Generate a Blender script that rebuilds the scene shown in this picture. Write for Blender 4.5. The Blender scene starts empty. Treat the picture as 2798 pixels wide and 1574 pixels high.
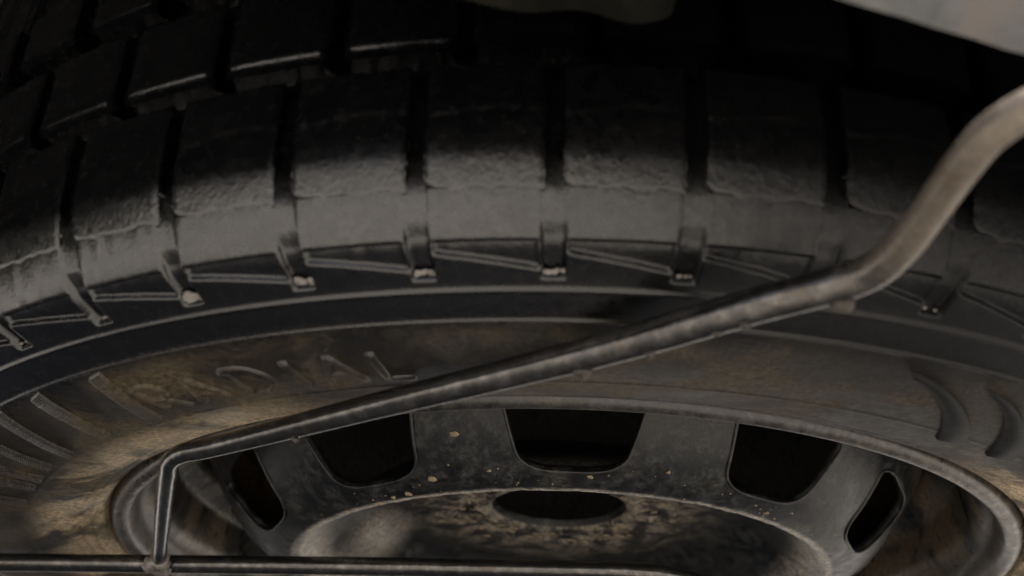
import bpy, math, random
import numpy as np
from mathutils import Vector, Matrix
random.seed(7); rng = np.random.default_rng(7)
sc = bpy.context.scene
COL = sc.collection
R_ = math.radians

# ------------------------------------------------------------------ camera
cam_d = bpy.data.cameras.new('camera'); cam = bpy.data.objects.new('camera', cam_d); COL.objects.link(cam)
cam_d.sensor_width = 36.0; cam_d.lens = 38.792; cam_d.clip_start = 0.01; cam_d.clip_end = 200.0
rt = Vector((0.99891564, -0.02821194, 0.03703548)); up = Vector((-0.04610482, -0.48885138, 0.8711479)); fw = Vector((0.00647193, 0.87191078, 0.489622))
M = Matrix((rt, up, -fw)).transposed().to_4x4(); M.translation = Vector((-0.03406848, -0.56697676, -0.15179697))
cam.matrix_world = M
cam_d.dof.use_dof = True; cam_d.dof.focus_distance = 0.42; cam_d.dof.aperture_fstop = 11.0
sc.camera = cam

# ------------------------------------------------------------------ sky, sun, exposure
SUN_EL, SUN_AZ = R_(70), R_(150)          # azimuth clockwise from +Y : behind the camera, to its right
w = bpy.data.worlds.new('World'); sc.world = w; w.use_nodes = True
nt = w.node_tree; nt.nodes.clear()
sky = nt.nodes.new('ShaderNodeTexSky'); sky.sky_type = 'NISHITA'; sky.sun_disc = False
sky.sun_elevation = SUN_EL; sky.sun_rotation = SUN_AZ; sky.dust_density = 8.0; sky.air_density = 0.6; sky.ozone_density = 0.3
bg = nt.nodes.new('ShaderNodeBackground'); bg.inputs['Strength'].default_value = 0.10
wo = nt.nodes.new('ShaderNodeOutputWorld')
nt.links.new(sky.outputs[0], bg.inputs[0]); nt.links.new(bg.outputs[0], wo.inputs[0])
sd = bpy.data.lights.new('sun', 'SUN'); sd.energy = 1.4; sd.angle = R_(14); sd.color = (1.0, 0.955, 0.885)
sun = bpy.data.objects.new('sun', sd); COL.objects.link(sun)
sdir = Vector((math.sin(SUN_AZ) * math.cos(SUN_EL), math.cos(SUN_AZ) * math.cos(SUN_EL), math.sin(SUN_EL)))
sun.rotation_euler = sdir.to_track_quat('Z', 'Y').to_euler(); sun.location = sdir * 5
sc.view_settings.view_transform = 'Standard'; sc.view_settings.look = 'None'
sc.view_settings.gamma = 1.0; sc.view_settings.exposure = 1.66
sc.cycles.use_denoising = True; sc.cycles.use_adaptive_sampling = False
sc.cycles.max_bounces = 6; sc.cycles.diffuse_bounces = 4; sc.cycles.glossy_bounces = 4
sc.cycles.caustics_reflective = False; sc.cycles.caustics_refractive = False

# ------------------------------------------------------------------ materials
class NT:
    def __init__(s, name):
        s.m = bpy.data.materials.new(name); s.m.use_nodes = True
        s.t = s.m.node_tree; s.b = s.t.nodes['Principled BSDF']
        g = s.t.nodes.new('ShaderNodeNewGeometry'); s.pos = g.outputs['Position']; s.geo = g
    def n(s, kind, **kw):
        x = s.t.nodes.new(kind)
        for k, v in kw.items(): setattr(x, k, v)
        return x
    def put(s, sock, v):
        if isinstance(v, (int, float)): sock.default_value = v
        elif isinstance(v, tuple): sock.default_value = v if len(v) == 4 or len(sock.default_value) == 3 else (*v, 1)
        else: s.t.links.new(v, sock)
    def math(s, op, a, b=0.0, c=0.0):
        x = s.n('ShaderNodeMath', operation=op); s.put(x.inputs[0], a); s.put(x.inputs[1], b); s.put(x.inputs[2], c); return x.outputs[0]
    def ramp(s, f, lo, hi, a=0.0, b=1.0):
        x = s.n('ShaderNodeMapRange', interpolation_type='SMOOTHSTEP')
        for i, v in enumerate((f, lo, hi, a, b)): s.put(x.inputs[i], v)
        return x.outputs[0]
    def noise(s, scale, detail=5.0, rough=0.6, dist=0.0, stretch=None, off=0.0):
        v = s.pos
        if stretch or off:
            mp = s.n('ShaderNodeMapping'); s.put(mp.inputs['Vector'], v)
            mp.inputs['Scale'].default_value = stretch or (1, 1, 1); mp.inputs['Location'].default_value = (off, off * .7, off * .3); v = mp.outputs[0]
        x = s.n('ShaderNodeTexNoise'); s.put(x.inputs['Vector'], v)
        x.inputs['Scale'].default_value = scale; x.inputs['Detail'].default_value = detail
        x.inputs['Roughness'].default_value = rough; x.inputs['Distortion'].default_value = dist
        return x.outputs['Fac']
    def mix(s, f, a, b):
        x = s.n('ShaderNodeMix', data_type='RGBA'); s.put(x.inputs[0], f); s.put(x.inputs[6], a); s.put(x.inputs[7], b); return x.outputs[2]
    def grit(s, base, scale, lo, hi):       # fine grain of grit and wear in the colour
        v = s.ramp(s.noise(scale, 4, .75, off=11.0), .32, .68, lo, hi)
        x = s.n('ShaderNodeMix', data_type='RGBA', blend_type='MULTIPLY'); x.inputs[0].default_value = 1.0
        s.put(x.inputs[6], base); c = s.n('ShaderNodeCombineColor')
        for i in range(3): s.put(c.inputs[i], v)
        s.put(x.inputs[7], c.outputs[0]); return x.outputs[2]
    def bump(s, h, strength=0.3, dist=0.001):
        x = s.n('ShaderNodeBump'); x.inputs['Strength'].default_value = strength; x.inputs['Distance'].default_value = dist
        s.put(x.inputs['Height'], h); s.t.links.new(x.outputs[0], s.b.inputs['Normal'])
    def out(s, col=None, rough=None, metal=None, spec=None):
        if col is not None: s.put(s.b.inputs['Base Color'], col)
        if rough is not None: s.put(s.b.inputs['Roughness'], rough)
        if metal is not None: s.put(s.b.inputs['Metallic'], metal)
        if spec is not None: s.put(s.b.inputs['Specular IOR Level'], spec)
        return s.m
    def polar(s):
        x = s.n('ShaderNodeSeparateXYZ'); s.put(x.inputs[0], s.pos)
        X, Y, Z = x.outputs
        r = s.math('SQRT', s.math('ADD', s.math('MULTIPLY', X, X), s.math('MULTIPLY', Y, Y)))
        return X, Y, Z, r

TAN = (0.24, 0.165, 0.085, 1)

def mat_rubber():
    k = NT('rubber'); X, Y, Z, r = k.polar()
    fine = k.noise(900, 3, .6); mid = k.noise(120, 6, .65); big = k.noise(22, 5, .55, .6)
    base = k.mix(k.ramp(mid, .35, .7), (.0012, .0013, .0017, 1), (.0026, .0027, .0030, 1))
    # dried road dust settled on the flat of the sidewall
    side = k.math('MULTIPLY', k.ramp(r, .300, .285), k.ramp(r, .215, .225))
    haze = k.math('MULTIPLY', k.math('MULTIPLY', side, k.ramp(big, .38, .58, .30, 1.0)), k.ramp(X, .06, -.08, .55, 1.0))
    base = k.mix(haze, base, k.mix(k.ramp(k.noise(35, 4, .5, off=3.1), .4, .65), (.085, .067, .041, 1), (.042, .037, .031, 1)))
    # cakes of tan mud beside the rim at both sides of the wheel
    ax = k.math('ABSOLUTE', k.math('ADD', X, -0.02))
    zone = k.math('MULTIPLY', k.ramp(ax, .105, .150), k.ramp(r, .259, .240))
    wob = k.noise(17, 6, .6, .9, off=7.3)
    mud = k.math('MULTIPLY', zone, k.ramp(wob, .42, .55))
    base = k.mix(mud, base, k.mix(mid, (.60, .475, .30, 1), (.38, .29, .18, 1)))
    # shoulder sheen painted as a lighter grey, fading to the right
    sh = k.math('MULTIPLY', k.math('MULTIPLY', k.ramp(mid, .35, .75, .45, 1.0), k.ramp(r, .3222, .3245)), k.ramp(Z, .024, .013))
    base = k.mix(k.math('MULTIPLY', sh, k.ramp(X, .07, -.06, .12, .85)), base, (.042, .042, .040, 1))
    base = k.grit(base, 520, .45, 1.6)
    rough = k.math('ADD', k.math('ADD', k.ramp(k.noise(300, 6, .7, off=3.3), .3, .7, .18, .30), k.math('MULTIPLY', haze, .30)), k.ramp(X, -.06, .09, 0.0, .20))
    grain = k.math('MULTIPLY', k.noise(420, 4, .6, off=9.0, stretch=(1, 1, .6)), k.math('MULTIPLY', k.ramp(X, -.075, .0, .25, 1.6), k.ramp(r, .312, .320)))
    k.bump(k.math('ADD', k.math('ADD', k.math('MULTIPLY', fine, .40), k.math('MULTIPLY', mid, .7)), grain), .35, .0007)
    return k.out(base, rough, 0.0, k.math('MULTIPLY', k.math('MULTIPLY_ADD', haze, -.7, 1.0), k.math('MULTIPLY', k.ramp(X, .11, -.07, .28, 1.0), k.ramp(X, -.27, -.17, .6, 1.0))))  # specular lowered towards both sides, painting in the fade of the sheen

def mat_disc():
    k = NT('wheel_paint'); X, Y, Z, r = k.polar()
    mid = k.noise(160, 7, .7); big = k.noise(40, 5, .6, .5); fine = k.noise(1500, 2, .5)
    base = k.mix(k.ramp(mid, .42, .68), (.008, .0085, .009, 1), (.040, .041, .040, 1))
    # crusted mud round the hub and on the barrel wall
    hub = k.math('MULTIPLY', k.math('MULTIPLY', k.ramp(r, .098, .048), k.ramp(Z, .0352, .0342)), k.ramp(k.noise(95, 8, .72, .15), .42, .60))
    base = k.mix(hub, base, k.mix(mid, (.40, .345, .26, 1), (.24, .20, .145, 1)))
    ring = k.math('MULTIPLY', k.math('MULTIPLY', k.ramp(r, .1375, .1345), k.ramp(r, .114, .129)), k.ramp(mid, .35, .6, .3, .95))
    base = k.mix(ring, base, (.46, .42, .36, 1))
    px_, py_ = k.math('ADD', X, .097), k.math('ADD', Y, -.030)      # pale elliptical patch at the left of the hub
    pd = k.math('SQRT', k.math('ADD', k.math('MULTIPLY', px_, px_), k.math('MULTIPLY', k.math('MULTIPLY', py_, py_), .5)))
    base = k.mix(k.math('MULTIPLY', k.math('ADD', k.ramp(pd, .026, .008), 0.0), k.ramp(big, .3, .55, .5, 1.0)), base, (.27, .245, .21, 1))
    wall = k.math('MULTIPLY', k.ramp(r, .176, .186), k.ramp(k.noise(30, 4, .5, .8, off=2.2), .42, .55))
    base = k.mix(wall, base, k.mix(big, (.21, .15, .075, 1), (.13, .08, .035, 1)))
    dust = k.math('MULTIPLY', k.ramp(big, .55, .75), .4)
    base = k.mix(dust, base, (.13, .115, .09, 1))
    base = k.grit(base, 480, .5, 1.6)
    rough = k.math('ADD', k.ramp(mid, .35, .7, .30, .55), k.math('MULTIPLY', hub, .2))
    k.bump(k.math('ADD', mid, k.math('MULTIPLY', fine, .3)), .35, .0006)
    return k.out(base, rough, 0.0, .5)

def mat_barrel():
    k = NT('rim_paint'); X, Y, Z, r = k.polar()
    mid = k.noise(140, 7, .7, stretch=(1, 1, .35)); big = k.noise(24, 5, .55, .8, off=5.0)
    base = k.mix(k.ramp(mid, .4, .68), (.012, .012, .0125, 1), (.055, .052, .047, 1))
    mud = k.math('MULTIPLY', k.math('MULTIPLY', k.ramp(big, .44, .56), k.ramp(Z, .004, .02)), k.ramp(Z, .075, .05))
    base = k.mix(k.ramp(Z, .06, .09), base, (.09, .088, .085, 1))
    base = k.mix(mud, base, k.mix(mid, (.18, .143, .095, 1), (.09, .071, .047, 1)))
    lip = k.math('MULTIPLY', k.math('MULTIPLY', k.ramp(Z, .012, .002), k.ramp(k.math('ABSOLUTE', X), .05, .17, .25, 1.0)), k.ramp(k.noise(110, 8, .75, off=1.0), .35, .75))
    base = k.mix(k.math('MULTIPLY', lip, .6), base, (.23, .185, .125, 1))
    base = k.grit(base, 420, .5, 1.6)
    k.bump(mid, .4, .0006)
    return k.out(base, k.ramp(mid, .35, .7, .26, .46), 0.0, .8)

def mat_rod():
    k = NT('rod_steel'); X, Y, Z, r = k.polar()
    mid = k.noise(200, 6, .65); big = k.noise(30, 4, .5, off=1.7)
    base = k.mix(k.ramp(mid, .45, .65), (.11, .108, .105, 1), (.20, .19, .18, 1))
    rust = k.math('MULTIPLY', k.ramp(Y, -.330, -.358), k.ramp(big, .30, .60, .55, 1.0))
    base = k.mix(rust, base, k.mix(mid, (.26, .22, .175, 1), (.13, .108, .088, 1)))
    spot = k.ramp(k.noise(70, 5, .6, off=4.4), .60, .70)
    base = k.mix(k.math('MULTIPLY', spot, .5), base, (.12, .08, .05, 1))
    base = k.grit(base, 600, .78, 1.2)
    k.bump(k.math('ADD', k.math('MULTIPLY', mid, .4), k.ramp(k.noise(330, 3, .5, off=6.0), .55, .75)), .10, .0004)
    return k.out(base, k.math('ADD', k.ramp(mid, .3, .7, .15, .24), k.math('MULTIPLY', rust, .22)), k.math('MULTIPLY_ADD', rust, -.5, .92), .6)

def mat_bumper():
    k = NT('bumper_paint')
    mid = k.noise(90, 6, .6); big = k.noise(26, 4, .5, .6)
    base = k.mix(k.ramp(k.noise(55, 7, .65, .5), .38, .62), (.066, .068, .066, 1), (.115, .112, .105, 1))
    base = k.mix(k.math('MULTIPLY', k.ramp(k.noise(45, 4, .5, off=2.0), .56, .66), .8), base, (.135, .112, .096, 1))
    k.bump(mid, .2, .0008)
    return k.out(base, .5, 0.0, .5)

def mat_plain(name, a, b, scale, rough, bump=.3, metal=0.0, spec=.5):
    k = NT(name); mid = k.noise(scale, 6, .65)
    k.bump(mid, bump, .001)
    return k.out(k.mix(k.ramp(mid, .35, .68), a, b), rough, metal, spec)

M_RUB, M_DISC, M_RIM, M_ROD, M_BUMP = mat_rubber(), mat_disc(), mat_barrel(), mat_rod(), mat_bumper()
M_DARK = mat_plain('dark_rubber', (.003, .0032, .0036, 1), (.007, .007, .0075, 1), 200, .55, spec=.18)  # shade of the crescent marks put into a darker rubber colour
M_MUD = mat_plain('mud', (.40, .315, .205, 1), (.26, .20, .125, 1), 300, .8)
M_UNDER = mat_plain('underbody_paint', (.008, .008, .009, 1), (.02, .018, .016, 1), 30, .75)
M_RUST = mat_plain('rusty_bracket', (.014, .013, .009, 1), (.005, .005, .004, 1), 45, .9, spec=.12)
M_GROUND = mat_plain('concrete', (.30, .296, .272, 1), (.40, .394, .362, 1), 9, .85)
M_WELD = mat_plain('weld_metal', (.22, .20, .185, 1), (.32, .29, .26, 1), 250, .45, .6, .2)

# ------------------------------------------------------------------ mesh helpers
def mesh_np(name, V, F, smooth=True):
    V = np.asarray(V, np.float32); F = np.asarray(F, np.int32)
    me = bpy.data.meshes.new(name)
    me.vertices.add(len(V)); me.vertices.foreach_set('co', V.ravel())
    k = F.shape[1]; me.loops.add(F.size); me.loops.foreach_set('vertex_index', F.ravel())
    me.polygons.add(len(F)); me.polygons.foreach_set('loop_start', np.arange(0, F.size, k, dtype=np.int32))
    me.update(calc_edges=True); me.validate()
    if smooth: me.polygons.foreach_set('use_smooth', np.ones(len(me.polygons), bool))
    return me
def link(name, me, mat, parent=None):
    o = bpy.data.objects.new(name, me); COL.objects.link(o)
    if mat and not me.materials: me.materials.append(mat)
    if parent: o.parent = parent
    return o
def empty(name, label, cat, loc=(0, 0, 0)):
    o = bpy.data.objects.new(name, None); COL.objects.link(o); o.location = loc; o.empty_display_size = .05
    o['label'] = label; o['category'] = cat
    return o
def grid_faces(nr, nc, wrap_c=False, mask=None):
    cc = nc if wrap_c else nc - 1
    i, j = np.meshgrid(np.arange(nr - 1), np.arange(cc), indexing='ij')
    j2 = (j + 1) % nc
    F = np.stack([i * nc + j, i * nc + j2, (i + 1) * nc + j2, (i + 1) * nc + j], -1)
    if mask is not None: F = F[mask[:, :cc]]
    return F.reshape(-1, 4)
def spline(P, n):
    """Catmull-Rom through P, resampled to n points of equal arc length"""
    P = np.asarray(P, float); Q = np.vstack([2 * P[0] - P[1], P, 2 * P[-1] - P[-2]]); out = []
    for i in range(1, len(Q) - 2):
        t = np.linspace(0, 1, 24, endpoint=False)[:, None]; a, b, c, d = Q[i - 1:i + 3]
        out.append(.5 * (2 * b + (c - a) * t + (2 * a - 5 * b + 4 * c - d) * t ** 2 + (3 * b - a - 3 * c + d) * t ** 3))
    out = np.vstack(out + [P[-1:]]); L = np.r_[0, np.cumsum(np.linalg.norm(np.diff(out, axis=0), axis=1))]
    s = np.linspace(0, L[-1], n)
    return np.stack([np.interp(s, L, out[:, k]) for k in range(P.shape[1])], 1)
def normals2d(P):
    T = np.gradient(P, axis=0); T /= np.linalg.norm(T, axis=1)[:, None] + 1e-12
    return np.stack([T[:, 1], -T[:, 0]], 1)     # (r,z) outward for a profile that runs from the bead outwards
def revolve(P, ang):
    a = ang[None]; r = P[:, 0][:, None]; z = P[:, 1][:, None]
    return np.stack([r * np.cos(a), r * np.sin(a), z + 0 * a], -1)
def sm(x, a, b):
    t = np.clip((x - a) / (b - a), 0, 1); return t * t * (3 - 2 * t)
def tube(path, rad, nseg=20, cap=True, wobble=0.0):
    P = np.asarray(path, float); n = len(P); T = np.gradient(P, axis=0); T /= np.linalg.norm(T, axis=1)[:, None]
    V = []; up0 = np.array([0, 0, 1.0])
    rads = np.full(n, rad) if np.isscalar(rad) else np.asarray(rad)
    for i in range(n):
        u = np.cross(up0, T[i]); u /= np.linalg.norm(u) + 1e-9; v = np.cross(T[i], u)
        a = np.linspace(0, 2 * np.pi, nseg, endpoint=False)
        k = rads[i] * (1 + (wobble * rng.standard_normal(nseg) if wobble else 0))
        V.append(P[i] + np.outer(k * np.cos(a), u) + np.outer(k * np.sin(a), v))
    V = np.vstack(V); F = grid_faces(n, nseg, True)
    if cap:
        V = np.vstack([V, P[0], P[-1]]); a = np.arange(nseg); b = (a + 1) % nseg; z = n * nseg
        F = np.vstack([F, np.stack([b, a, 0 * a + z, 0 * a + z], 1), np.stack([(n - 1) * nseg + a, (n - 1) * nseg + b, 0 * a + z + 1, 0 * a + z + 1], 1)])
    return V, F
def merge(parts):
    V = []; F = []; o = 0
    for v, f in parts: V.append(v); F.append(f + o); o += len(v)
    return np.vstack(V), np.vstack(F)
def tri_fix(V, F, name, smooth=True):
    """quads with a doubled last index (caps) become triangles"""
    me = bpy.data.meshes.new(name)
    me.from_pydata([tuple(v) for v in V], [], [tuple(f[:3]) if f[2] == f[3] else tuple(f) for f in F.tolist()])
    me.update()
    if smooth:
        for p in me.polygons: p.use_smooth = True
    return me

# ------------------------------------------------------------------ setting: ground
bound = 60.0
me = bpy.data.meshes.new('ground'); me.from_pydata([(-bound, -bound, -.36), (bound, -bound, -.36), (bound, bound, -.36), (-bound, bound, -.36)], [], [(0, 1, 2, 3)])
g = link('ground', me, M_GROUND); g['kind'] = 'structure'; g['label'] = 'grey concrete ground below the vehicle'

# ------------------------------------------------------------------ vehicle: bumper and floor pan above the wheel
YAW = math.atan2(.0121, .0390)             # the vehicle stands turned a little to the camera
def bump_xy(u, v): return (0.0312 + u * math.cos(YAW) - v * math.sin(YAW), -0.4085 + u * math.sin(YAW) + v * math.cos(YAW))
def lift(u, z):                            # lower edge raised out of view on the left to let sky light in
    k = LIFT * float(np.clip((-.03 - u) / .14, 0, 1)); return z + (.24 - z) / .235 * k if z < .24 else z
LIFT = .040
def bumper():
    # section (v: forward from the lower outer edge, z), swept along u
    sec = [(.0022, .0055), (.0006, .0042), (-.0010, .0062), (-.006, .020), (-.012, .050), (-.016, .10), (-.016, .19), (-.008, .225), (.02, .24), (.022, .30), (.02, .55), (.05, .80)]
    sec = spline(sec, 70); us = np.linspace(-.85, .85, 200)
    V = np.array([[(*bump_xy(u, v), lift(u, z) + .0013) for (v, z) in sec] for u in us]); V += rng.normal(0, .0001, V.shape)
    return mesh_np('bumper', V.reshape(-1, 3), grid_faces(len(us), len(sec)))
veh = empty('parked_vehicle', 'dark underside and scuffed grey rear bumper edge at the top right', 'vehicle', (*bump_xy(0, .5), .27))
def at_veh(o): o.parent = veh; o.matrix_parent_inverse = Matrix.Translation(-Vector(veh.location)); return o
b = at_veh(link('bumper', bumper(), M_BUMP)); b['label'] = 'scuffed grey bumper edge with tan smears'
def bumper_back():
    sec = spline([(.0023, .0058), (.0036, .016), (.0055, .05), (.008, .09), (.012, .15), (.026, .214)], 30); us = np.linspace(-.85, .85, 200)
    V = np.array([[(*bump_xy(u, v), lift(u, z) + .0013) for (v, z) in sec] for u in us])
    return mesh_np('bumper_back', V.reshape(-1, 3), grid_faces(len(us), len(sec)))
bb = at_veh(link('bumper_back', bumper_back(), M_UNDER)); bb['label'] = 'dark back of the bumper'
def beam():  # unseen beam added above the view to keep light off the tread
    sec = [(.009, .055), (.011, .047), (.029, .046), (.032, .052), (.032, .20), (.029, .205), (.011, .205), (.009, .20)]; sec.append(sec[0])
    us = np.linspace(-.72, .72, 30)
    V = np.array([[(*bump_xy(u, v), z) for (v, z) in sec] for u in us])
    return mesh_np('shade_beam', V.reshape(-1, 3), grid_faces(len(us), len(sec)), False)
at_veh(link('shade_beam', beam(), M_UNDER))
def floor_pan():
    us = np.linspace(-.85, .85, 70); vs = np.r_[.018, np.linspace(.05, 3.4, 90)]
    V = []
    for v in vs:
        for u in us:
            z = .275 + .012 * np.clip(np.sin(u * 38) * 3, -1, 1) if v > .03 else .212
            V.append((*bump_xy(u, v), z))
    return mesh_np('floor_pan', V, grid_faces(len(vs), len(us)))
at_veh(link('floor_pan', floor_pan(), M_UNDER))

def unseen_sill(uc, sgn):  # unseen body side, added to block light coming in from the side
    sec = [(0, .26), (.006 * sgn, .10), (.004 * sgn, -.02), (-.004 * sgn, -.045), (-.03 * sgn, -.05), (-.05 * sgn, -.02), (-.055 * sgn, .26)]
    sec = spline(sec, 30); vs = np.linspace(.03, 3.4, 40)
    V = np.array([[(*bump_xy(uc + a, v), z) for a, z in sec] for v in vs])
    return mesh_np('unseen_sill', V.reshape(-1, 3), grid_faces(len(vs), len(sec)))
for uc, sgn in ((-.80, -1), (.80, 1)): at_veh(link('unseen_sill', unseen_sill(uc, sgn), M_UNDER))

# ------------------------------------------------------------------ spare wheel
wheel = empty('spare_wheel', 'black spare tyre on a muddy dark steel wheel slung flat under the vehicle', 'wheel', (0, 0, .1))
def on_wheel(o): o.parent = wheel; o.matrix_parent_inverse = Matrix.Translation((0, 0, -.1)); return o

NP = 56; PITCH = 360.0 / NP; PH0 = 266.25
JIT = np.random.default_rng(5).normal(0, .16, NP)
half = [(.2216, .014), (.2222, .0055), (.2262, -.0005), (.236, -.0048), (.250, -.0082), (.268, -.0100), (.286, -.0098), (.2950, -.0088),
        (.3012, -.0075), (.3080, -.0057), (.3112, -.0047), (.3165, -.0032), (.3215, -.0017), (.3244, .0004), (.3275, .0050), (.3306, .0114), (.3325, .0178), (.3340, .0260), (.3347, .038), (.3350, .062), (.3355, .090), (.3360, .118)]
ZM = .118
_p = spline(half, 4000); _S = np.r_[0, np.cumsum(np.linalg.norm(np.diff(_p, axis=0), axis=1))]
_sa, _sb = np.interp(.2940, _p[:, 0], _S), _S[np.argmax(_p[:, 1] > .022)]
_ss = np.r_[np.arange(0, _sa, .0008), np.arange(_sa, _sb, .00024), np.arange(_sb, _S[-1], .0010), _S[-1]]
prof = np.stack([np.interp(_ss, _S, _p[:, 0]), np.interp(_ss, _S, _p[:, 1])], 1)
mirror = np.stack([_p[::-1, 0], 2 * ZM - _p[::-1, 1]], 1)[60::80]
prof_all = np.vstack([prof, mirror]); nrm = normals2d(prof_all)
S = np.r_[0, np.cumsum(np.linalg.norm(np.diff(prof, axis=0), axis=1))]
def s_at(r=None, z=None):                   # arc position on the outer half by z (past the widest sidewall) or r
    if z is not None:
        i0 = int(np.argmin(prof[:, 1])); return float(np.interp(z, prof[i0:, 1], S[i0:]))
    return float(np.interp(r, prof[:, 0], S))
s_B, s_A, s_tip = s_at(r=.2957), s_at(r=.3078), s_at(r=.3110)
s_band, s_blk, s_step, s_g1, s_g1b = s_at(r=.3240), s_at(z=.0112), s_at(z=.034), s_at(z=.0500), s_at(z=.0570)
s_g2, s_g2b, s_end = s_at(z=.0865), s_at(z=.0945), S[-1]

# angular columns: fine where the camera sees the shoulder
fine = np.arange(PH0 - 6 * PITCH, PH0 + 7 * PITCH, PITCH / 64)
coarse = np.arange(PH0 + 7 * PITCH, PH0 - 6 * PITCH + 360 - 1e-6, PITCH / 14)
angd = np.r_[fine, coarse]; ang = np.radians(angd)
jc = np.interp((angd - PH0) / PITCH % NP, np.arange(NP + 1), np.r_[JIT, JIT[0]])
u = ((angd - PH0 - jc + PITCH / 2) % PITCH) / PITCH - .5       # 0 at a channel centre
ncol = len(angd)
pk = np.round((angd - PH0) / PITCH).astype(int)
jit = np.random.default_rng(3).normal(0, 1, 400)[pk % 400]
n1 = len(prof)
s2 = S[:, None]; uu = u[None, :]
D = np.zeros((len(prof_all), ncol))
d = np.zeros((n1, ncol))
d += .0007 * np.exp(-((s2 - s_B) / .0007) ** 2) + .0009 * np.exp(-((s2 - s_A) / .0008) ** 2)
for rr, hh in ((.2245, .0006), (.2290, .0004), (.2330, .0006), (.2550, .0003)):
    d += hh * np.exp(-((s2 - s_at(r=rr)) / .0006) ** 2)
# channels that run from the shoulder grooves down on to the sidewall
hw = .088 + .008 * sm(s2, s_tip, s_blk)
chan = (1 - sm(np.abs(uu), hw - .016, hw + .010)) * sm(s2, s_tip, s_tip + .0016)
cdep = .0005 + .0022 * (1 - sm(s2, s_band + .0005, s_band + .0065)) + .0036 * sm(s2, s_blk - .001, s_blk + .020)
d -= chan * cdep
# three-cornered pockets between the channels
t = (uu % 1.0 - hw) / (1 - 2 * hw)                     # 0 right of a channel .. 1 at the next one
lowb = s_band - .0038 - .0064 * np.clip(t, 0, 1)
pocket = sm(t, 0.0, .05) * (1 - sm(t, .95, 1.0)) * sm(s2, lowb - .0005, lowb + .0006) * (1 - sm(s2, s_band - .0010, s_band + .0008))
d -= pocket * .0019
rib = np.exp(-((s2 - lowb + .0006) / .0004) ** 2) * sm(t, 0, .04) * (1 - sm(t, .97, 1.0));
# groove floor below the tread blocks
d -= (1 - sm(chan, 0, .15)) * .0030 * sm(s2, s_blk + .001, s_blk + .003) * 1.0
gr = sm(s2, s_g1 - .0008, s_g1 + .0008); d -= .006 * gr * (1 - chan * .4)
# uneven moulding
rip = np.interp(angd, np.linspace(angd.min(), angd.max(), 700), rng.normal(0, 1, 700))
d += .00012 * rip[None, :] * sm(s2, s_tip, s_band)
D[:n1] = d; D[n1:] = d[-1][None, :] * (1 - sm(np.arange(len(mirror)), 30, 34))[:, None]
off = prof_all[:, None, :] + nrm[:, None, :] * D[:, :, None]
V = np.stack([off[..., 0] * np.cos(ang), off[..., 0] * np.sin(ang), off[..., 1]], -1)
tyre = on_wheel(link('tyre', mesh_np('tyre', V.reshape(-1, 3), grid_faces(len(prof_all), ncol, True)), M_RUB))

def patch_block(s0, s1, a0, a1, h, ns, na, step=False, corner=0.0, bev=0.0, seed=None):
    """one tread block: a raised patch of the tyre surface with walls down to the groove floor"""
    ss = np.r_[s0, s0, np.linspace(s0, s1, ns), s1, s1]; aa = np.r_[a0, a0, np.linspace(a0, a1, na), a1, a1]
    P = np.stack([np.interp(ss, S, prof[:, 0]), np.interp(ss, S, prof[:, 1])], 1)
    N = np.stack([np.interp(ss, S, nrm[:n1, 0]), np.interp(ss, S, nrm[:n1, 1])], 1)
    I, J = np.meshgrid(np.arange(len(ss)), np.arange(len(aa)), indexing='ij')
    hh = np.full(I.shape, h)
    e = np.minimum(np.minimum(ss[:, None] - s0, s1 - ss[:, None]) / .0012, np.minimum(aa[None] - a0, a1 - aa[None]) / .25)
    hh = h - .0006 * (1 - sm(e, 0, 1)) - ((.0007 * (1 - sm(ss[:, None] - s0, 0, .011))) if step else 0)
    if bev: hh = hh - bev * (1 - sm(ss[:, None] - s0, 0, bev * 1.15))
    if step: hh = hh + .00022 * sm(ss[:, None] + .0012 * np.cos((aa[None] - a0) / (a1 - a0) * 5.0), s_step - .0006, s_step + .0006)
    hh[(I == 0) | (I == len(ss) - 1) | (J == 0) | (J == len(aa) - 1)] = -.0095
    A = np.radians(np.broadcast_to(aa[None], I.shape)).copy(); Sx = P[:, None, :] + N[:, None, :] * hh[..., None]
    if corner:                                          # rounded corner at the lower left
        du = np.clip((a0 + corner - aa[None]) / corner, 0, 1); k = .0042 * (1 - np.sqrt(np.clip(1 - du ** 2, 0, 1)))
        w_ = (1 - sm(ss[:, None], s0, s0 + .012)) * k
        T = np.stack([-N[:, 1], N[:, 0]], 1)            # along the profile, outwards
        Sx = Sx + T[:, None, :] * w_[..., None]
    if seed is not None:                                # nicked, worn lower edge
        q_ = np.random.default_rng(40 + seed); T = np.stack([-N[:, 1], N[:, 0]], 1)
        e_ = np.interp(aa, np.linspace(a0, a1, 15), q_.normal(0, .00035, 15)) + np.interp(aa, np.linspace(a0, a1, 40), q_.normal(0, .00016, 40))
        Sx = Sx + T[:, None, :] * ((1 - sm(ss[:, None], s0, s0 + .004)) * e_[None])[..., None]
        Sx = Sx + N[:, None, :] * (q_.normal(0, .00004, I.shape) * (1 - sm(ss[:, None], s0 + .004, s0 + .012)))[..., None]
    V = np.stack([Sx[..., 0] * np.cos(A), Sx[..., 0] * np.sin(A), Sx[..., 1]], -1).reshape(-1, 3)
    return mesh_np('tread_block', V, grid_faces(len(ss), len(aa)))
gap = PITCH * .068
blks = [patch_block(s_blk, s_g1, gap, PITCH - gap, .0009, 60, 60, True, 1.5, seed=q) for q in range(5)]
blk2 = patch_block(s_g1b, s_g2, .45, PITCH - .35, .0008, 16, 14, bev=.0020)
blk2b = patch_block(s_g1b, s_g2, .45, PITCH - .35, .0008, 10, 14)
blk3b = patch_block(s_g2b, s_end - .001, .5, PITCH - .9, .0008, 8, 12)
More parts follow.
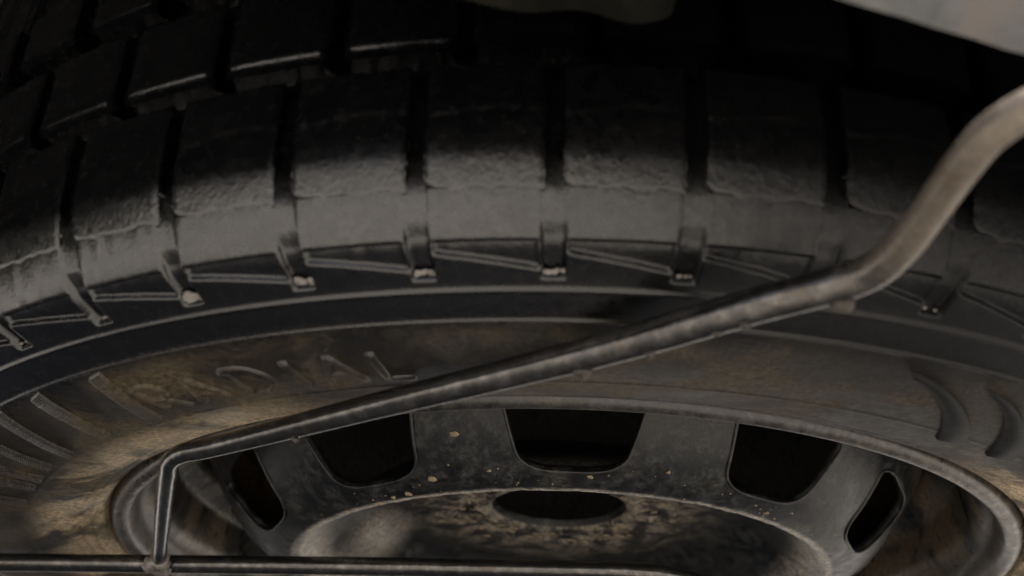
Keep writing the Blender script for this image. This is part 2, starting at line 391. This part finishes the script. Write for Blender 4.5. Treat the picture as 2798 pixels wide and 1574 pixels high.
blk3 = patch_block(s_g2b, s_end - .001, .5, PITCH - .9, .0008, 14, 12, bev=.0016)
for row, (mesh, ph) in enumerate(((None, 0.0), (blk2, 1.9), (blk3, 4.0))):
    for i in range(NP):
        if row and (PH0 + i * PITCH + ph) % 360 > 258: mesh = (blk2b, blk3b)[row - 1]     # lower edges bevelled on the left only, shaped to catch light
        elif row: mesh = (blk2, blk3)[row - 1]
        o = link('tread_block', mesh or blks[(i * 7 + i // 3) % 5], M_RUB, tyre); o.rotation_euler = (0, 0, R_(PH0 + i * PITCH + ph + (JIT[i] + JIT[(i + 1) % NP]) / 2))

# pale specks set in the ends of the channels
def speck(c, n, s, fl=.5, seed=0):
    r_ = np.random.default_rng(seed); nz = Vector(n).normalized(); q = nz.to_track_quat('Z', 'Y').to_matrix()
    la, lo = 6, 9; V = []
    for i in range(la):
        th = math.pi * i / (la - 1)
        for j in range(lo):
            ph = 2 * math.pi * j / lo; k = 1 + .22 * r_.standard_normal()
            V.append(tuple(Vector(c) + q @ Vector((s * k * math.sin(th) * math.cos(ph), s * .8 * k * math.sin(th) * math.sin(ph), s * fl * k * math.cos(th)))))
    return np.array(V), grid_faces(la, lo, True)
cl = []
for k in range(-6, 7):
    amt = {-3: 1.0, -2: .85, -1: .5, 0: .4, 1: .25}.get(k, .12)
    for i in range(13 if amt > .3 else 5):
        a = R_(PH0 + k * PITCH + JIT[k % NP] + rng.uniform(-.55, .55)); r = .3121 + rng.uniform(-.0004, .0018) * amt
        cl.append(speck((r * math.cos(a), r * math.sin(a), -.0028 + (r - .3120) * .3), (0, -.5, -1), (.0005 + .0009 * amt) * rng.uniform(.7, 1.1), .55, 2000 + 20 * k + i))
M_PALE = mat_plain('pale_tip', (.34, .325, .30, 1), (.19, .175, .155, 1), 400, .85)
_V, _F = merge(cl); o = link('pale_specks', mesh_np('pale_specks', _V, _F), M_PALE, tyre); o['kind'] = 'stuff'

# raised lettering and marks on the sidewall
_is = int(np.argmax(prof[:, 0] > .30))
def side_z(r): return float(np.interp(r, prof[:_is, 0], prof[:_is, 1]))
def on_side(pts_uv, rc, ac):
    """local (x along the rim, y outwards) metres -> tyre frame"""
    out = []
    for x, y in pts_uv:
        r = rc + y; a = R_(ac) + x / rc; out.append((r * math.cos(a), r * math.sin(a), side_z(r)))
    return np.array(out)
def stroke(pts, rc, ac, wid=.0026, h=.0011):
    """a moulded stroke: ridge with sloping flanks along a polyline"""
    P = np.asarray(pts, float); P = spline(P, max(8, 6 * len(P))) if len(P) > 2 else np.stack([np.linspace(P[0, k], P[1, k], 8) for k in (0, 1)], 1)
    T = np.gradient(P, axis=0); T /= np.linalg.norm(T, axis=1)[:, None]; Nn = np.stack([-T[:, 1], T[:, 0]], 1)
    rows = []
    for k, z in ((-.5, .0008), (-.36, -h), (.36, -h), (.5, .0008)):
        Q = on_side(P + Nn * wid * k, rc, ac); Q[:, 2] += z; rows.append(Q)
    V = np.stack(rows, 1); n = len(P)
    F = grid_faces(n, 4); F = np.vstack([F, [[0, 3, 2, 1]], [[(n - 1) * 4 + i for i in (0, 1, 2, 3)]]])
    return V.reshape(-1, 3), F
def ell(cx, cy, rx, ry, a0, a1, n=9):
    return [(cx + rx * math.cos(R_(t)), cy + ry * math.sin(R_(t))) for t in np.linspace(a0, a1, n)]
H = .0105
LET = {'R': [[(-.005, -H), (-.005, H)], [(-.005, H), (.002, H), (.005, .0055), (.002, .0005), (-.005, .0005)], [(0, .0005), (.006, -H)]],
       'A': [[(-.007, -H), (0, H)], [(0, H), (.007, -H)], [(-.0042, -.003), (.0042, -.003)]],
       'D': [[(-.006, -H), (-.006, H)], [(-.006, H), (.002, .0095), (.0068, .003), (.0068, -.003), (.002, -.0095), (-.006, -H)]],
       'I': [[(0, -H), (0, H)]], 'L': [[(-.005, H), (-.005, -H)], [(-.005, -H), (.005, -H)]]}
for ch, a in zip('RADIAL', (237.9, 241.5, 245.6, 249.0, 252.0, 255.8)):
    V, F = merge([stroke([(x * .9, y * .9) for x, y in st], .2720, a, .0030, .0010) for st in LET[ch]])
    o = link('raised_letter', mesh_np('raised_letter', V, F, False), M_RUB, tyre)
# crescent marks at the right of the sidewall
CO = [(.2887, 287.36), (.286, 289.48), (.2807, 291.93), (.2734, 294.4), (.2672, 296.2), (.261, 297.52), (.2551, 298.35)]; CI = [(.2874, 287.84), (.282, 289.84), (.2754, 291.89), (.269, 293.5), (.2631, 294.81), (.2568, 296.1), (.251, 297.03)]
for da in (0.0, 5.75, 11.5):
    def on(l, k=0.0):
        l = spline(l, 30); return np.array([(r * math.cos(R_(a + da)), r * math.sin(R_(a + da)), side_z(r) + k) for r, a in l])
    cen = np.array(CO) * .5 + np.array(CI) * .5
    o1, i1 = np.array(CO), np.array(CI); i1 = i1 + (i1 - o1) * .25; t1 = o1 + (i1 - o1) * .07
    rows = np.stack([on(o1, .0006), on(t1, -.0026), on(o1 + (i1 - o1) * .93, -.0014), on(i1, .0006)], 1)
    link('raised_mark', mesh_np('raised_mark', rows.reshape(-1, 3), grid_faces(30, 4), False), M_DARK, tyre)
# serrated bars at the left of the sidewall
for k, (a0, a1, r0, r1) in enumerate(((236.3, 234.4, .2935, .2600), (230.1, 228.1, .2935, .2600), (225.0, 221.4, .2930, .2585), (219.8, 217.0, .2900, .2590), (214.9, 213.2, .2860, .2570), (211.9, 210.4, .2850, .2570), (206.5, 205.0, .2850, .2570))):
    parts = []; n = 36
    for i in range(n):
        tt = i / (n - 1); r = r0 + (r1 - r0) * tt; a = a0 + (a1 - a0) * tt
        parts.append(stroke([(-.0030, -.0006), (.0030, .0006)], r, a, .00085, .0015))
    V, F = merge(parts); link('serrated_bar', mesh_np('serrated_bar', V, F, False), M_RUB, tyre)

# rim: flange and barrel
rimp = spline([(.2226, .016), (.2224, .006), (.2208, .0004), (.2180, -.0016), (.2155, -.0012), (.2132, .0008), (.2118, .0050), (.2100, .0110), (.2062, .0160), (.2035, .0225),
               (.2022, .034), (.2012, .040), (.1975, .0445), (.1925, .050), (.1900, .058), (.1895, .085), (.1900, .120), (.1985, .150), (.2030, .185), (.2050, .212), (.2150, .232), (.2226, .232)], 150)
A720 = np.radians(np.linspace(0, 360, 720, endpoint=False))
V = revolve(rimp, A720)
rim = on_wheel(link('rim', mesh_np('rim', V.reshape(-1, 3), grid_faces(len(rimp), 720, True)), M_RIM))

# disc with eleven hand holes
NW, PW = 11, 268.5
dp = [(.1893, .0745), (.1885, .0605), (.1845, .0460), (.1780, .0342), (.1720, .0258), (.1660, .0184), (.1600, .0117), (.1530, .0054), (.1468, .0011), (.1420, -.0009), (.1385, -.0019), (.1348, -.0024), (.1322, -.0018), (.1300, .0000), (.1275, .0035), (.1225, .0090), (.1165, .0145), (.1070, .0225), (.0965, .0305), (.0850, .0322), (.0700, .0328), (.0540, .0330), (.0470, .0331), (.0425, .0327), (.0395, .0325), (.0375, .0329), (.0357, .0342), (.0346, .0375), (.0343, .0390)]
base = spline(dp, 400)
ri, ro = .1468, .1735
def z_of(r): return np.interp(r, base[::-1, 0], base[::-1, 1])
i0 = int(np.argmin(np.abs(base[:, 0] - ro))); i1 = int(np.argmin(np.abs(base[:, 0] - ri)))
up_ = base[:i0:6]; _l = base[i1 + 2:]; low = np.vstack([_l[_l[:, 0] > .072][::3], _l[_l[:, 0] <= .072]])
tt = .5 - .5 * np.cos(np.linspace(0, np.pi, 34)); rw = ro + (ri - ro) * tt
rows = np.vstack([up_, np.stack([rw, z_of(rw)], 1), low]); nu = len(up_); nw = len(rw)
def wid(r):
    t = np.clip((r - ri) / (ro - ri), 0, 1)
    lin = 7.9 + 2.3 * t                       # degrees: wider towards the rim
    lo = np.where(t < .30, np.sqrt(np.clip(1 - ((.30 - t) / .30) ** 2, 0, 1)), 1.0); lo = .50 * (t > 0) * 0 + lo
    hi = np.where(t > .88, np.sqrt(np.clip(1 - ((t - .88) / .12) ** 2, 0, 1)), 1.0)
    return lin * (.0 + 1.0 * lo ** .62) * hi ** .5
NCS, NCW = 16, 26
SEC = 360 / NW
cols = []
for r in rows[:, 0]:
    we, wt = float(wid(np.array(ri + .004 * (ro - ri)))), float(wid(np.array(ro - .002 * (ro - ri))))
    if r <= ri + 1e-6: w_ = we + (8.0 - we) * float(sm(ri - r, 0, .014))
    elif r >= ro - 1e-6: w_ = wt + (8.0 - wt) * float(sm(r - ro, 0, .010))
    else: w_ = max(float(wid(np.array(r))), we if r < .16 else wt)
    c = np.r_[np.linspace(-SEC / 2, -w_, NCS, endpoint=False), np.linspace(-w_, w_, NCW, endpoint=False), np.linspace(w_, SEC / 2, NCS, endpoint=False)]
    cols.append(c)
cols = np.array(cols); per = cols.shape[1]
AA = np.concatenate([cols + PW + k * SEC for k in range(NW)], 1); ncd = AA.shape[1]
rr = np.broadcast_to(rows[:, 0][:, None], AA.shape); zz = np.broadcast_to(rows[:, 1][:, None], AA.shape).copy()
X, Y = rr * np.cos(np.radians(AA)), rr * np.sin(np.radians(AA))
lug = np.zeros(zz.shape, bool)
for a in (84, 167, 1, 264):                                   # lug holes with coned seats
    a = R_(a); dd = np.hypot(X - .0505 * math.cos(a), Y - .0505 * math.sin(a))
    zz += -.0010 * np.exp(-((dd - .0100) / .0014) ** 2) + .0032 * np.clip((.0092 - dd) / .0032, 0, 1); lug |= dd < .0058
for a in (165, 15, 90, 238, 302):                             # pressed swellings between the hub face and the crest
    dev = (np.degrees(np.arctan2(Y, X)) - a + 180) % 360 - 180
    zz -= .0065 * np.exp(-(np.abs(dev) / 11.0) ** 4) * np.exp(-((rr - .103) / .013) ** 2)
zz += .00012 * np.interp(AA % 360, np.linspace(0, 360, 260), rng.normal(0, 1, 260), period=360) * np.exp(-((rr - .132) / .006) ** 2)
mask = np.ones((len(rows) - 1, ncd), bool)
jj = np.arange(ncd) % per
inw = (jj >= NCS) & (jj < NCS + NCW)
mask[nu:nu + nw - 1, :] = ~inw[None, :]
mask &= ~lug[:-1]
V = np.stack([X, Y, zz], -1)
dme = mesh_np('disc', V.reshape(-1, 3), grid_faces(len(rows), ncd, True, mask))
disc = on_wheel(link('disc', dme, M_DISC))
so = disc.modifiers.new('thickness', 'SOLIDIFY'); so.thickness = .0038; so.offset = 1.0
# rolled lips round the hand holes
rs = np.r_[rw[1:-1], rw[1:-1][::-1]]; sg = np.r_[np.ones(nw - 2), -np.ones(nw - 2)]
loop = np.stack([(rs * np.cos(R_(1) * sg * wid(rs))), rs * np.sin(R_(1) * sg * wid(rs)), z_of(rs) - .0001], 1)
lv, lf = tube(np.vstack([loop, loop[:1]]), .00075, 8, False)
lme = mesh_np('hole_lip', lv, lf)
for k in range(NW):
    o = link('hole_lip', lme, M_DISC, disc); o.rotation_euler = (0, 0, R_(PW + k * SEC))

# mud specks thrown on to the disc and lip
sp = []
def disc_pt(r, a): return (r * math.cos(R_(a)), r * math.sin(R_(a)), float(z_of(r)))
big_specks = [(.1610, 251.3, .0022), (.1455, 245.7, .0019), (.1390, 239.5, .0016), (.1448, 271.4, .0012), (.1405, 305.6, .0011), (.1352, 232, .0015), (.138, 236, .0012), (.1350, 262, .0010), (.1500, 283.5, .0010), (.1475, 255.5, .0009)]
for i, (r, a, s) in enumerate(big_specks): sp.append(speck(disc_pt(r, a), (math.cos(R_(a)) * .3, math.sin(R_(a)) * .3, -1), s, .45, i))
for i in range(80):
    a = rng.uniform(215, 330); r = rng.choice([rng.uniform(.128, .152), rng.uniform(.128, .1325), rng.uniform(.1375, .150)])
    if r > ri - .001 and abs((a - PW + SEC / 2) % SEC - SEC / 2) < float(wid(np.array(r))) + .5: continue
    sp.append(speck(disc_pt(r, a), (0, -.2, -1), float(rng.uniform(.0002, .0006)), .5, 50 + i))
for i in range(150):                                             # crust round the hub hole
    a = rng.uniform(0, 360); r = float(np.clip(rng.normal(.050, .008), .0405, .074))
    sp.append(speck(disc_pt(r, a), (0, 0, -1), float(rng.uniform(.0005, .0022)), .32, 300 + i))
V, F = merge(sp); mud = on_wheel(link('mud_specks', mesh_np('mud_specks', V, F), M_MUD)); mud['kind'] = 'stuff'

# ------------------------------------------------------------------ wire cradle below the wheel
ZR = -.0168
cr = empty('wire_cradle', 'bent steel rod cradle crossing below the spare wheel', 'spare wheel carrier', (0, -.1, ZR))
def at_cr(o): o.parent = cr; o.matrix_parent_inverse = Matrix.Translation(-Vector(cr.location)); return o
p1 = spline([(-.1895, -.0500, ZR), (-.1845, -.069, ZR), (-.165, -.140, ZR), (-.1545, -.177, ZR), (-.150, -.190, ZR), (-.143, -.1985, ZR), (-.130, -.2065, ZR), (-.0655, -.2525, ZR), (-.0085, -.2925, ZR), (.0285, -.3225, ZR),
             (.0440, -.3340, ZR), (.0525, -.3420, ZR), (.0560, -.3530, ZR), (.0572, -.3680, ZR), (.0578, -.3860, ZR), (.0604, -.3975, ZR + .001), (.0690, -.4055, ZR + .003), (.0830, -.4090, ZR + .006), (.115, -.4035, ZR + .009), (.160, -.372, ZR + .009), (.210, -.320, -.004), (.275, -.240, .030), (.325, -.165, .120), (.338, -.110, .262)], 420)
V, F = tube(p1, np.interp(np.arange(len(p1)), [0, 60, 140, 160, 172, 200, 420], [.0033, .0035, .0049, .0047, .0040, .0038, .0038]), 28, True, .004); o = at_cr(link('rod', tri_fix(V, F, 'rod'), M_ROD)); o['label'] = 'slanting rod bent at both ends'
p2 = spline([(-.40, -.020, ZR), (-.27, -.036, ZR), (-.188, -.0465, ZR), (-.077, -.0600, ZR), (.000, -.0675, ZR), (.024, -.0695, ZR), (.042, -.0675, ZR), (.056, -.0600, ZR), (.070, -.044, ZR), (.090, -.005, ZR), (.13, .09, ZR)], 200)
V, F = tube(p2, .0042, 28, True, .004); o = at_cr(link('rod', tri_fix(V, F, 'rod'), M_ROD)); o['label'] = 'level rod along the lower edge of the photo'
wv = [speck((-.1895 + dx, -.0475 + dy, ZR - .0015), (0, -.4, -1), s_, .7, 900 + i) for i, (dx, dy, s_) in enumerate(((0, 0, .0060), (.0055, .001, .0046), (-.0052, .0008, .0044), (.0005, -.0062, .0050), (.0022, -.0045, .0042), (-.0024, -.0040, .0042)))]
V, F = merge(wv); at_cr(link('weld', mesh_np('weld', V, F), M_WELD))
bv = [speck((x, y, ZR - .0046), (0, -.6, -1), s_ * 1.1, .6, 950 + i) for i, (x, y, s_) in enumerate(((-.0115, -.2890, .0024), (.0480, -.3340, .0026), (.0055, -.3025, .0014), (.0270, -.3215, .0014), (.0205, -.3160, .0011), (-.10, -.2270, .0012)))]
V, F = merge(bv); at_cr(link('weld_spatter', mesh_np('weld_spatter', V, F), mat_plain('grime', (.085, .075, .062, 1), (.035, .03, .026, 1), 300, .6)))['kind'] = 'stuff'

# ------------------------------------------------------------------ bracket hanging in front of the tread
def bracket():
    C = np.array([-.034, -.567, -.1518])
    outline = [(-.070, .050), (-.070, -.004), (-.060, -.010), (-.035, -.007), (-.010, -.010), (.006, -.0060), (.018, -.0085), (.026, -.0060), (.030, .002), (.033, .050)]
    O = spline(outline, 60); V = []
    for y, k in ((-.004, .97), (-.0028, 1.0), (.0028, 1.0), (.004, .97)):
        for x, z in O: V.append((x * k, y, z * k))
    n = len(O); F = grid_faces(4, n, True).tolist()
    me = bpy.data.meshes.new('bracket'); me.from_pydata(V, [], F + [list(range(n))[::-1], list(range(3 * n, 4 * n))]); me.update()
    return me
br = link('bracket', bracket(), M_RUST); br['label'] = 'dim olive brown steel bracket hanging before the tyre at top centre'; br['category'] = 'bracket'
br.location = (-.024, -.366, .0495); br.rotation_euler = (R_(-8), R_(2), YAW * .3)
